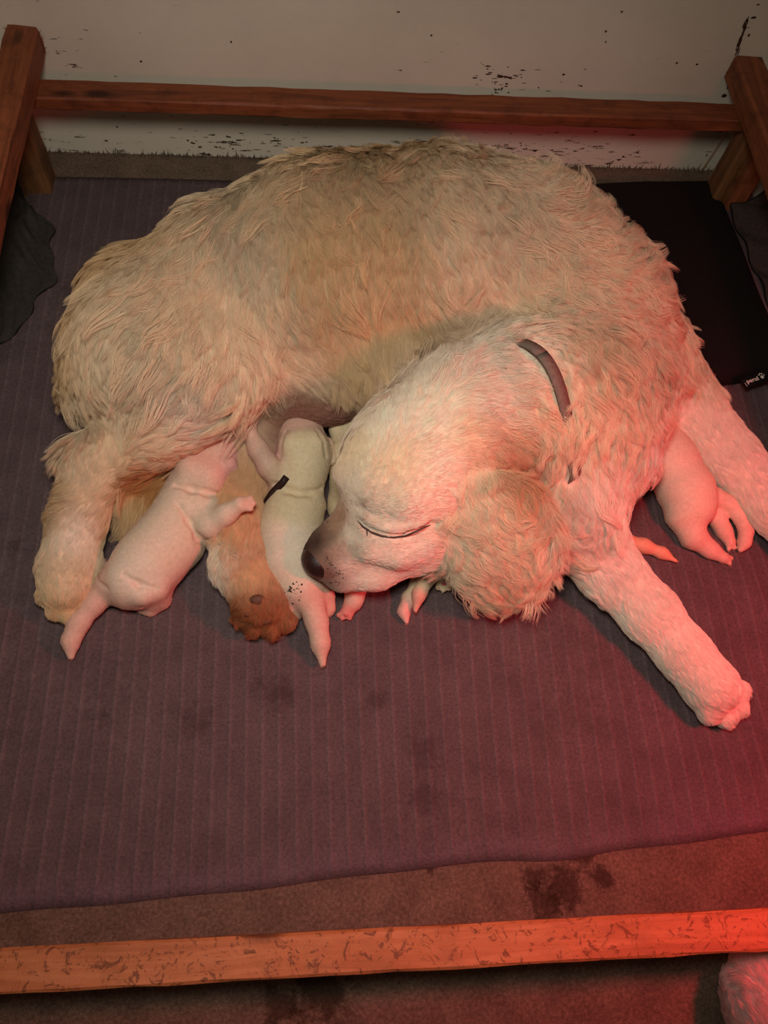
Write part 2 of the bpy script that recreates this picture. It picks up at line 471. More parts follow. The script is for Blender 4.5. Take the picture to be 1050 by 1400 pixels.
def tag_label():
    a = P(1014, 512, .034); b = P(1064, 496, .034)
    ux = (b - a) / np.linalg.norm(b - a); uy = np.cross([0, 0, 1], ux); L = .048; W = .0155
    o0 = P(1020, 531, .033)
    def q(s, t, z=0): return o0 + ux * s * L + uy * t * W + np.array([0, 0, z])
    n = 10; V = []; F = []
    for i in range(n + 1):
        s = i / n; dz = .0012 * math.sin(s * 5)
        V += [q(s, 0, dz), q(s, 1, dz + .0008), q(s, 0, dz - .0012), q(s, 1, dz - .0006)]
    for i in range(n):
        k = i * 4; F += [(k, k + 4, k + 5, k + 1), (k + 2, k + 3, k + 7, k + 6), (k, k + 2, k + 6, k + 4), (k + 1, k + 5, k + 7, k + 3)]
    F += [(0, 1, 3, 2), (n * 4, n * 4 + 2, n * 4 + 3, n * 4 + 1)]
    tg = mesh('label_tag', V, F, M_TAG, pad, smooth=False); tg['label'] = 'small black sewn tag with white lettering'
    cu = bpy.data.curves.new('lettering', 'FONT'); cu.body = 'perul'; cu.size = .0088; cu.extrude = .0002; cu.space_character = 1.12; cu.offset = .0002
    tmp = bpy.data.objects.new('lettering_curve', cu); sc.collection.objects.link(tmp)
    bpy.context.view_layer.update()
    me = bpy.data.meshes.new_from_object(tmp.evaluated_get(bpy.context.evaluated_depsgraph_get())); bpy.data.objects.remove(tmp)
    me.materials.clear(); me.materials.append(M_PRINT)
    o = link('lettering', me, tg); o['kind'] = 'stuff'
    p = q(.10, .36, .0024)
    o.matrix_world = Matrix([[ux[0], uy[0], 0, p[0]], [ux[1], uy[1], 0, p[1]], [0, 0, 1, p[2]], [0, 0, 0, 1]])
    # paw emblem: a disc of four toes and a pad; and the short bar at the fold
    def disc(c, r, k=14):
        cc = q(*c, .0022); V = [cc + (ux * math.cos(a) + uy * math.sin(a)) * r for a in np.linspace(0, 2 * math.pi, k, endpoint=False)]
        return V + [v + np.array([0, 0, .0004]) for v in V], k
    V = []; F = []
    for c, r in (((.66, .52), .0026), ((.60, .80), .0010), ((.655, .90), .0011), ((.715, .84), .0010), ((.755, .66), .0009)):
        vv, k = disc(c, r); b = len(V); V += vv
        F += [tuple(b + k + i for i in range(k))] + [(b + i, b + (i + 1) % k, b + k + (i + 1) % k, b + k + i) for i in range(k)]
    b = len(V); V += [q(.03, .1, .002), q(.045, .1, .002), q(.045, .5, .002), q(.03, .5, .002)]; F += [(b, b + 1, b + 2, b + 3)]
    mesh('paw_emblem', V, F, M_PRINT, tg, smooth=False)['kind'] = 'stuff'
tag_label()


def towel_left(U, V):
    p = np.zeros(U.shape + (3,))
    reach = .012 + .070 * np.clip(1 - np.abs((V - .52) / .56) ** 1.7, 0, 1) ** .75 + .006 * np.sin(V * 17) + .004 * np.sin(V * 31 + 1)
    p[..., 0] = -.465 + U * reach
    p[..., 1] = .71 + V * .26 + .015 * np.sin(U * 5)
    fold = np.exp(-((U - .35 - .5 * (V - .5)) / .13) ** 2)
    p[..., 2] = .0095 + .030 * np.exp(-(U / .30) ** 2) + .011 * fold + .004 * np.sin(U * 9 + V * 23) ** 2 + .012 * np.exp(-((V - .66) / .05) ** 2) * (1 - U) + .004 * (1 - U)
    return p
tag(grid_surface(towel_left, 36, 48, .006, 'towel', M_TOWEL), 'dark grey folded towel corner at the left edge below the corner post', 'towel')

def towel_right(U, V):
    p = np.zeros(U.shape + (3,))
    p[..., 0] = .7305 - (1 - U) * (.035 + .02 * V) ; p[..., 1] = .70 + V * .285
    p[..., 2] = .012 + .045 * U ** 1.5 + .010 * np.sin(V * 11 + U * 3) ** 2 + .012 * np.exp(-((V - .80) / .07) ** 2) * U
    return p
tag(grid_surface(towel_right, 30, 60, .006, 'towel', M_TOWEL), 'dark grey rumpled towel at the right edge below the corner post', 'towel')
# pale cord in the right back corner
def tube(name, pts, r, mat, parent=None, k=8):
    pts = [np.array(p, float) for p in pts]; V = []; F = []
    rr_ = r if hasattr(r, '__len__') else [r] * len(pts)
    for i, p in enumerate(pts):
        d = pts[min(i + 1, len(pts) - 1)] - pts[max(i - 1, 0)]; d /= np.linalg.norm(d)
        a = np.cross(d, [0, 0, 1]) if abs(d[2]) < .9 else np.cross(d, [0, 1, 0]); a /= np.linalg.norm(a); b = np.cross(d, a)
        for j in range(k):
            t = 2 * math.pi * j / k; V.append(p + rr_[i] * (a * math.cos(t) + b * math.sin(t)))
    for i in range(len(pts) - 1):
        for j in range(k): F.append((i * k + j, i * k + (j + 1) % k, (i + 1) * k + (j + 1) % k, (i + 1) * k + j))
    F.append(tuple(range(k - 1, -1, -1))); F.append(tuple((len(pts) - 1) * k + j for j in range(k)))
    return mesh(name, V, F, mat, parent)
tag(tube('cord', [(.6555, 1.079, .0), (.6570, 1.079, .02), (.661, 1.0795, .05), (.664, 1.080, .085), (.668, 1.080, .13)], .0014, m_plain('pale_cord', srgb(170, 140, 110))),
    'thin pale cord hanging against the wall beside the right corner post', 'cord')


# ---------------------------------------------------------------- signed-distance bodies
class Body:
    """one continuous figure: smooth union of tapered limbs and ellipsoids, surfaced on a fine grid"""
    def __init__(s, lo, hi, h):
        s.h = h; s.lo = np.array(lo, float); n = np.ceil((np.array(hi) - s.lo) / h).astype(int) + 1; s.n = n
        s.D = np.full(n, 0.5, np.float32)

    def sub(s, blo, bhi):
        i0 = np.clip(np.floor((blo - s.lo) / s.h).astype(int), 0, s.n - 1); i1 = np.clip(np.ceil((bhi - s.lo) / s.h).astype(int) + 1, 1, s.n)
        if np.any(i1 <= i0): return None, None
        g = [(s.lo[a] + s.h * np.arange(i0[a], i1[a])).astype(np.float32) for a in range(3)]
        return tuple(slice(i0[a], i1[a]) for a in range(3)), (g[0][:, None, None], g[1][None, :, None], g[2][None, None, :])

    def blend(s, sl, d, k, cut=False):
        A = s.D[sl]
        if cut:
            d = -d; hh = np.maximum(k - np.abs(A - d), 0) / k; s.D[sl] = np.maximum(A, d) + hh * hh * k * .25
        else:
            hh = np.maximum(k - np.abs(A - d), 0) / k; s.D[sl] = np.minimum(A, d) - hh * hh * k * .25

    def chain(s, pts, k=.02, zs=1.0, cut=False):
        """pts: (point, radius) along a limb"""
        Pn = np.array([p for p, r in pts]); Rn = np.array([r for p, r in pts])
        m = Rn.max() + k + .01
        sl, g = s.sub(Pn.min(0) - m, Pn.max(0) + m)
        if sl is None: return
        d = None
        seq = list(zip(range(len(pts) - 1), range(1, len(pts)))) or [(0, 0)]
        for a, b in seq:
            A = Pn[a].astype(np.float32); AB = (Pn[b] - Pn[a]).astype(np.float32); L = float(AB @ AB) + 1e-9
            q = [g[i] - A[i] for i in range(3)]
            t = np.clip((q[0] * AB[0] + q[1] * AB[1] + q[2] * AB[2]) / L, 0, 1)
            e = np.sqrt((q[0] - t * AB[0]) ** 2 + (q[1] - t * AB[1]) ** 2 + ((q[2] - t * AB[2]) / zs) ** 2) - (Rn[a] + t * (Rn[b] - Rn[a]))
            if d is None: d = e
            else:
                kk = .012; hh = np.maximum(kk - np.abs(d - e), 0) / kk; d = np.minimum(d, e) - hh * hh * kk * .25
        s.blend(sl, d, k, cut)

    def ell(s, c, r, R=None, k=.02, cut=False):
        c = np.array(c, float); r = np.array(r, float); m = r.max() + k + .005
        sl, g = s.sub(c - m, c + m)
        if sl is None: return
        R = np.eye(3) if R is None else R          # rows: ellipsoid axes
        q = [g[i] - c[i] for i in range(3)]
        l = [R[a][0] * q[0] + R[a][1] * q[1] + R[a][2] * q[2] for a in range(3)]
        k0 = np.sqrt((l[0] / r[0]) ** 2 + (l[1] / r[1]) ** 2 + (l[2] / r[2]) ** 2)
        k1 = np.sqrt((l[0] / r[0] ** 2) ** 2 + (l[1] / r[1] ** 2) ** 2 + (l[2] / r[2] ** 2) ** 2) + 1e-6
        s.blend(sl, (k0 * (k0 - 1) / k1).astype(np.float32), k, cut)

    def floor(s, z):
        g = (s.lo[2] + s.h * np.arange(s.n[2])).astype(np.float32)[None, None, :]
        s.D = np.maximum(s.D, z - g)

    def hit(s, x, y, depth_=0.0):
        """first surface point met from the camera through photo pixel (x, y)"""
        d = CM @ np.array([x - 525., 700. - y, -F_PX]); d /= np.linalg.norm(d); o = np.array([0, 0, CAM_H])
        t = np.arange(.4, 1.6, .0007); p = o + t[:, None] * d; g = (p - s.lo) / s.h
        ok = ((g >= 0) & (g < s.n - 2)).all(1); i = np.where(ok)[0]; g = g[ok]; b = g.astype(int); f = g - b; v = 0
        for a in (0, 1):
            for c in (0, 1):
                for e in (0, 1):
                    v = v + s.D[b[:, 0] + a, b[:, 1] + c, b[:, 2] + e] * np.where(a, f[:, 0], 1 - f[:, 0]) * np.where(c, f[:, 1], 1 - f[:, 1]) * np.where(e, f[:, 2], 1 - f[:, 2])
        k = np.where(v < 0)[0]
        return o + d * (t[i[k[0]]] + depth_) if len(k) else None

    def groove(s, path, r, k=.004, depth_=0.0):
        pts = [(s.hit(x, y, depth_), r) for x, y in path]; pts = [q for q in pts if q[0] is not None]
        if len(pts) > 1: s.chain(pts, k, 1, True)

    def bulge(s, path, k=.01, depth_=0.0):
        pts = [(s.hit(x, y, depth_), r) for x, y, r in path]; pts = [q for q in pts if q[0] is not None]
        if pts: s.chain(pts, k)

    def surface(s, smooth=1):
        D = s.D; D[0] = D[-1] = .1; D[:, 0] = D[:, -1] = .1; D[:, :, 0] = D[:, :, -1] = .1
        neg = D < 0
        c = [neg[i:neg.shape[0] - 1 + i, j:neg.shape[1] - 1 + j, k:neg.shape[2] - 1 + k] for i in (0, 1) for j in (0, 1) for k in (0, 1)]
        cnt = sum(x.astype(np.int8) for x in c); act = (cnt > 0) & (cnt < 8)
        I = np.argwhere(act); vid = np.full(act.shape, -1, np.int32); vid[act] = np.arange(len(I))
        cor = np.array([(i, j, k) for i in (0, 1) for j in (0, 1) for k in (0, 1)])
        val = np.stack([D[I[:, 0] + a, I[:, 1] + b, I[:, 2] + cc] for a, b, cc in cor], 1)
        acc = np.zeros((len(I), 3)); num = np.zeros(len(I))
        for a in range(8):
            for b in range(a + 1, 8):
                df = cor[b] - cor[a]
                if np.abs(df).sum() != 1 or df.sum() != 1: continue
                va, vb = val[:, a], val[:, b]; mk = (va < 0) != (vb < 0)
                t = np.where(mk, va / np.where(mk, va - vb, 1), 0)
                acc += mk[:, None] * (cor[a] + t[:, None] * df); num += mk
        V = s.lo + s.h * (I + acc / num[:, None])
        Q = []
        for ax in range(3):
            o = [i for i in range(3) if i != ax]
            n0 = np.take(neg, range(0, neg.shape[ax] - 1), ax); n1 = np.take(neg, range(1, neg.shape[ax]), ax)
            ch = n0 != n1
            E = np.argwhere(ch); E = E[(E[:, o[0]] > 0) & (E[:, o[1]] > 0)]
            e0 = E.copy(); e1 = E.copy(); e1[:, o[0]] -= 1; e2 = e1.copy(); e2[:, o[1]] -= 1; e3 = E.copy(); e3[:, o[1]] -= 1
            q = np.stack([vid[tuple(e.T)] for e in (e0, e1, e2, e3)], 1)
            fl = n0[tuple(E.T)]
            if ax == 1: fl = ~fl
            q = np.where(fl[:, None], q, q[:, ::-1])
            Q.append(q)
        Q = np.concatenate(Q); Q = Q[(Q >= 0).all(1)]
        for _ in range(smooth):
            S = np.zeros_like(V); C = np.zeros(len(V))
            for a in range(4):
                b = (a + 1) % 4
                for ch_ in range(3): S[:, ch_] += np.bincount(Q[:, a], V[Q[:, b], ch_], len(V)) + np.bincount(Q[:, b], V[Q[:, a], ch_], len(V))
                C += np.bincount(Q[:, a], None, len(V)) + np.bincount(Q[:, b], None, len(V))
            V = .5 * V + .5 * S / np.maximum(C, 1)[:, None]
        N = s.normals(V, Q)
        if (N * (V - V.mean(0))).sum() < 0: Q = Q[:, ::-1]; N = -N
        return V, Q, N

    @staticmethod
    def normals(V, Q):
        fn = np.cross(V[Q[:, 2]] - V[Q[:, 0]], V[Q[:, 3]] - V[Q[:, 1]])
        N = np.zeros_like(V)
        for a in range(4):
            for ch_ in range(3): N[:, ch_] += np.bincount(Q[:, a], fn[:, ch_], len(V))
        return N / (np.linalg.norm(N, axis=1)[:, None] + 1e-12)


def px(pts):
    """(x, y, z, radius in px) read off the photograph -> world points with real radii"""
    out = []
    for (x, y, z, r) in pts:
        p = P(x, y, z); out.append((p, rm(p, r)))
    return out


def guide_interp(X, G, val, power=2.6, s0=.02):
    """smooth inverse-distance blend of the guide values at points X"""
    out = np.zeros((len(X), val.shape[1]))
    for i in range(0, len(X), 20000):
        d = np.linalg.norm(X[i:i + 20000, None] - G[None], axis=2)
        wt = 1 / (d + s0) ** (power * 2); wt /= wt.sum(1)[:, None]
        out[i:i + 20000] = wt @ val
    return out


def vnoise(X, freq, seed):
    """cheap smooth vector noise: sum of random plane waves"""
    rs = np.random.RandomState(seed); out = np.zeros((len(X), 3))
    for i in range(10):
        k = rs.normal(0, 1, 3) * freq; a = rs.normal(0, 1, 3); ph_ = rs.uniform(0, 6.28)
        out += np.sin(X @ k + ph_)[:, None] * a
    return out / 3.2


def hair(name, roots, N, D, L, C, parent, mat, rad=.00022, lift=.35, pts=6, clump=.6, csize=.012, wave=.0, seed=1, zmin=.008, rcl=.5):
    rs = np.random.RandomState(seed); n = len(roots)
    D = D - N * (D * N).sum(1)[:, None]; D /= np.linalg.norm(D, axis=1)[:, None] + 1e-9
    S = np.cross(N, D)
    # clump centres
    nc = max(8, int(n * rcl / 12)); ci = rs.choice(n, nc, replace=False)
    kd = kdtree.KDTree(nc)
    for i, c in enumerate(ci): kd.insert(roots[c], i)
    kd.balance()
    near = np.array([kd.find(r)[1] for r in roots.tolist()])
    cid = ci[near]
    cn = rs.normal(0, 1, (nc, 3))[near]
    lf = lift + .12 * np.clip(1 - L / .014, 0, 1)
    lift_h = (lf * (1 + .35 * cn[:, 0]) + rs.normal(0, .08, n)).clip(.08, 1.4)
    side = .17 * cn[:, 1] + rs.normal(0, .07, n)
    T = D + side[:, None] * S; T /= np.linalg.norm(T, axis=1)[:, None]
    Lh = L * (1 + .16 * cn[:, 2]) * rs.uniform(.78, 1.12, n)
    s = np.linspace(0, 1, pts)
    wph = (cn[:, 1] * 3)[:, None] + s[None] * 7.5
    wv = wave if hasattr(wave, '__len__') else np.full(n, wave)
    X = np.zeros((n, pts, 3))
    h = lift_h[:, None] * (s - .62 * s ** 2)[None]
    f = s[None] * (1 - .12 * lift_h[:, None])
    X += roots[:, None] - N[:, None] * .0003
    X += Lh[:, None, None] * (f[..., None] * T[:, None] + h[..., None] * N[:, None])
    X += (wv[:, None] * np.sin(wph) * s[None])[..., None] * S[:, None] * 1.0 + (wv[:, None] * np.cos(wph) * s[None])[..., None] * N[:, None] * .5
    cl = (clump * s ** 1.1)[None, :, None] if not hasattr(clump, '__len__') else clump[:, None, None] * (s ** 1.1)[None, :, None]
    dist = np.linalg.norm(roots - roots[cid], axis=1); cl = cl * (dist < csize)[:, None, None]
    X = X * (1 - cl) + X[cid] * cl
    X[..., 2] = np.maximum(X[..., 2], zmin + rs.uniform(0, .002, (n, 1)))
    hc = bpy.data.hair_curves.new(name); hc.add_curves([pts] * n)
    hc.points.foreach_set('position', X.astype(np.float32).ravel())
    ra = hc.attributes.get('radius') or hc.attributes.new('radius', 'FLOAT', 'POINT')
    rd = rad * (rs.uniform(.7, 1.3, n)[:, None]) * np.array([1, 1, .95, .8, .55, .18] if pts == 6 else np.linspace(1, .2, pts))[None]
    ra.data.foreach_set('value', rd.astype(np.float32).ravel())
    ca = hc.attributes.new('col', 'FLOAT_COLOR', 'CURVE')
    v = (1 + .05 * cn[:, 2] + rs.normal(0, .035, n)).clip(.6, 1.3)[:, None]
    ca.data.foreach_set('color', np.concatenate([(C * v).clip(0, .95), np.ones((n, 1))], 1).astype(np.float32).ravel())
    hc.materials.append(mat)
    o = link(name, hc, parent); o['kind'] = 'stuff'
    return o


def scatter(V, Q, N, count, dens, rs):
    """random roots on the surface, count weighted by area and by dens per vertex"""
    A = np.linalg.norm(np.cross(V[Q[:, 2]] - V[Q[:, 0]], V[Q[:, 3]] - V[Q[:, 1]]), axis=1) * .5 * dens[Q].mean(1)
    c = np.cumsum(A); i = np.searchsorted(c, rs.uniform(0, c[-1], count)); q = Q[i.clip(0, len(Q) - 1)]
    a, b = rs.rand(2, count); w4 = np.stack([(1 - a) * (1 - b), a * (1 - b), a * b, (1 - a) * b], 1)
    X = (V[q] * w4[..., None]).sum(1); n = (N[q] * w4[..., None]).sum(1); n /= np.linalg.norm(n, axis=1)[:, None] + 1e-9
    return X, n


exec_parts = []
#=== DOG ===
def frame(a, b, up=(0, 0, 1)):
    """axes: along a->b, sideways, and the rest"""
    x = np.array(b, float) - np.array(a, float); x /= np.linalg.norm(x)
    y = np.cross(up, x); y /= np.linalg.norm(y); return np.array([x, y, np.cross(x, y)])


def build_dog():
    B = Body((-.42, .10, .0), (.73, 1.06, .30), .003)
    # torso, curled with its back to the wall
    B.chain(px([(230, 435, .10, 92), (325, 386, .12, 116), (450, 364, .125, 146), (600, 364, .125, 152), (695, 376, .125, 143), (772, 440, .12, 126)]), .03, .92)
    B.chain(px([(772, 440, .12, 126), (808, 520, .10, 112), (812, 600, .085, 84)]), .05, .9)
    # ribcage fullness and flank
    B.ell(P(400, 430, .12), (.12, .10, .10), None, .05)
    # pelvis, thigh
    B.ell(P(215, 478, .125), (.100, .110, .10), None, .05)
    B.chain(px([(190, 425, .09, 70), (138, 525, .075, 44)]), .05)
    B.ell(P(268, 508, .135), (.095, .070, .07), frame(P(150, 520, .13), P(350, 540, .13)), .04)
    # lower hind leg on top: stifle -> hock -> paw
    B.chain(px([(312, 545, .115, 36), (215, 588, .100, 48), (138, 628, .075, 42)]), .03)
    B.chain(px([(128, 640, .07, 42), (108, 705, .055, 35), (94, 775, .042, 38), (92, 800, .036, 36)]), .02, .9)
    for (x, y, z) in ((66, 812, .028), (78, 832, .026), (97, 839, .026), (116, 828, .028)):
        B.chain(px([(92, 800, .034, 20), (x, y, z, 15)]), .006)
    # the hind leg underneath, paw turned so its pads show
    B.chain(px([(350, 600, .06, 42), (332, 660, .045, 38), (322, 712, .043, 39), (332, 765, .040, 38), (356, 820, .036, 38)]), .02, .9)
    for (x, y, z) in ((334, 844, .030), (350, 856, .026), (372, 858, .026), (390, 846, .03)):
        B.chain(px([(360, 825, .034, 22), (x, y, z, 13)]), .006)
    # tail curled under the thigh
    B.chain(px([(250, 590, .05, 40), (205, 650, .035, 34), (186, 700, .026, 26), (184, 728, .02, 14)]), .02, .8)
    # belly with teats
    B.ell(P(400, 545, .085), (.075, .03, .05), None, .03)
    for (x, y, z) in ((385, 575, .08), (425, 572, .07)): B.ell(P(x, y, z), (.006, .006, .009), None, .006)
    # forelegs
    B.chain(px([(880, 495, .08, 66), (938, 555, .06, 44), (1000, 626, .048, 37), (1060, 696, .044, 34), (1110, 750, .042, 36)]), .04, .95)
    for (x, y, z) in ((1120, 748, .035), (1125, 768, .03), (1115, 788, .03), (1098, 795, .035)):
        B.chain(px([(1098, 762, .036, 20), (x, y, z, 15)]), .006)
    B.chain(px([(775, 690, .075, 62), (832, 778, .05, 42), (888, 838, .046, 38), (932, 890, .042, 35), (970, 936, .040, 39)]), .035, .95)
    for (x, y, z) in ((1006, 944, .032), (1006, 964, .026), (990, 978, .026), (968, 972, .032)):
        B.chain(px([(970, 938, .036, 24), (x, y, z, 16)]), .007)
    # neck
    B.chain(px([(775, 520, .14, 108), (700, 560, .15, 104), (640, 575, .155, 96)]), .035)
    B.chain(px([(780, 600, .11, 90), (760, 680, .09, 70)]), .05)
    # head: skull, brow, cheeks, stop, muzzle
    B.ell(P(580, 618, .150), (.088, .078, .072), frame(P(650, 560, .15), P(500, 700, .14)), .03)
    B.chain(px([(548, 660, .135, 82), (520, 705, .115, 58)]), .03)
    B.chain(px([(525, 712, .108, 55), (478, 740, .092, 40), (450, 757, .080, 33), (440, 765, .076, 25)]), .014)
    B.chain(px([(570, 738, .080, 44), (512, 772, .070, 33), (468, 785, .064, 25)]), .014)      # flews / lower jaw
    B.ell(P(590, 725, .10), (.045, .035, .04), frame(P(640, 700, .1), P(560, 740, .1)), .03)
    B.bulge([(474, 650, .010), (510, 668, .012), (552, 682, .012)], .03, .006)      # brow ridge
    B.bulge([(505, 714, .007), (535, 722, .009), (568, 714, .007)], .016, .005)     # closed upper lid
    B.bulge([(505, 750, .007), (545, 757, .009), (582, 744, .007)], .024, .006)     # cheek under the eye
    # hanging ear flap
    ea, eb = P(668, 640, .190), P(690, 822, .048); v_ = np.array([0, 0, CAM_H]) - (ea + eb) / 2
    fe = frame(ea, eb, v_ / np.linalg.norm(v_)); ec = (ea + eb) / 2
    ec = ec + fe[2] * .006
    B.ell(ec, (np.linalg.norm(eb - ea) / 2, rm(ec, 80), .017), fe, .012)
    B.ell(ec + fe[0] * .012 + fe[2] * .006, (np.linalg.norm(eb - ea) * .36, rm(ec, 52), .016), fe, .02)
    eye = [(488, 711), (496, 720), (508, 728), (522, 733), (538, 735), (554, 733), (568, 727), (584, 719), (596, 716)]
    B.groove(eye, .0022, .004)
    B.groove([(470, 704), (462, 716), (448, 734)], .0020, .012)
    # hollow where the neck folds over the flank
    B.chain(px([(575, 452, .245, 11), (530, 492, .225, 10)]), .03, cut=True)
    B.chain(px([(455, 520, .11, 50), (520, 500, .12, 50)]), .04)
    B.floor(.0075)
    V, Q, N = B.surface(1)
    return B, V, Q, N, eye


B, V, Q, N, EYE = build_dog()
def ribbon_on(path, wid, thick, name, mat, up=(0, 0, 1)):
    """flat strap along a closed or open path; wid across, thick out"""
    path = [np.array(p, float) for p in path]; n = len(path); V = []; F = []
    for i, p in enumerate(path):
        d = path[min(i + 1, n - 1)] - path[max(i - 1, 0)]; d /= np.linalg.norm(d)
        wd_ = up[i] if isinstance(up, list) else np.array(up, float)
        wd_ = wd_ - d * wd_.dot(d); wd_ /= np.linalg.norm(wd_); o = np.cross(d, wd_)
        for a, b in ((-.5, -.5), (-.5, .5), (.5, .5), (.5, -.5)): V.append(p + wd_ * a * wid + o * b * thick)
    for i in range(n - 1):
        for j in range(4): F.append((i * 4 + j, i * 4 + (j + 1) % 4, (i + 1) * 4 + (j + 1) % 4, (i + 1) * 4 + j))
    F.append((3, 2, 1, 0)); F.append(tuple(4 * (n - 1) + j for j in range(4)))
    return mesh(name, V, F, mat)


def on_surface(Vv, Nn, x, y, off=0.0):
    """the point of the body surface met by looking along the line through pixel (x, y) of the photo"""
    d = CM @ np.array([x - 525., 700. - y, -F_PX]); d /= np.linalg.norm(d); o = np.array([0, 0, CAM_H])
    q = Vv - o; t = q @ d; e = np.linalg.norm(q - t[:, None] * d, axis=1)
    m = np.where(e < .006)[0]
    if len(m) == 0: m = np.argsort(e)[:4]
    i = m[np.argmin(t[m])]
    near = m[t[m] < t[i] + .01]
    tt = t[near][np.argmin(e[near])]
    return o + d * (tt - off), Nn[i]


def collar_path():
    c = P(700, 590, .125); a1 = on_surface(V, N, 737, 492, 0)[0]; a2 = on_surface(V, N, 781, 645, 0)[0]
    e1 = a1 - c; e2 = a2 - c; nrm = np.cross(e1, e2); nrm /= np.linalg.norm(nrm)
    e1n = e1 / np.linalg.norm(e1); e2n = np.cross(nrm, e1n)
    r1 = np.linalg.norm(e1); a_2 = math.atan2(e2.dot(e2n), e2.dot(e1n)); r2 = np.linalg.norm(e2)
    path = []
    for k in range(97):
        t = 2 * math.pi * k / 96
        m = .5 - .5 * math.cos(t * math.pi / a_2) if 0 <= t <= a_2 else (1 - (t - a_2) / (2 * math.pi - a_2))
        r = r1 + (r2 - r1) * m
        d1 = min(t, 2 * math.pi - t); d2 = abs(t - a_2)
        off = -.004 + .013 * math.exp(-(d1 / .38) ** 2) + .011 * math.exp(-(d2 / .16) ** 2)
        path.append(c + (r + off) * (math.cos(t) * e1n + math.sin(t) * e2n))
    return path, nrm, a1, a2
CPATH, CNRM, CA1, CA2 = collar_path()
cshow = np.array([p for k, p in enumerate(CPATH) if k <= 5 or k >= 92] + [CA2])


cream = srgb(230, 210, 178); gold = srgb(214, 184, 140); pale = srgb(238, 224, 204); orange = srgb(210, 168, 126)
deep = srgb(180, 128, 74); white = srgb(236, 222, 204); rust = srgb(160, 98, 62); skin = srgb(150, 104, 88)
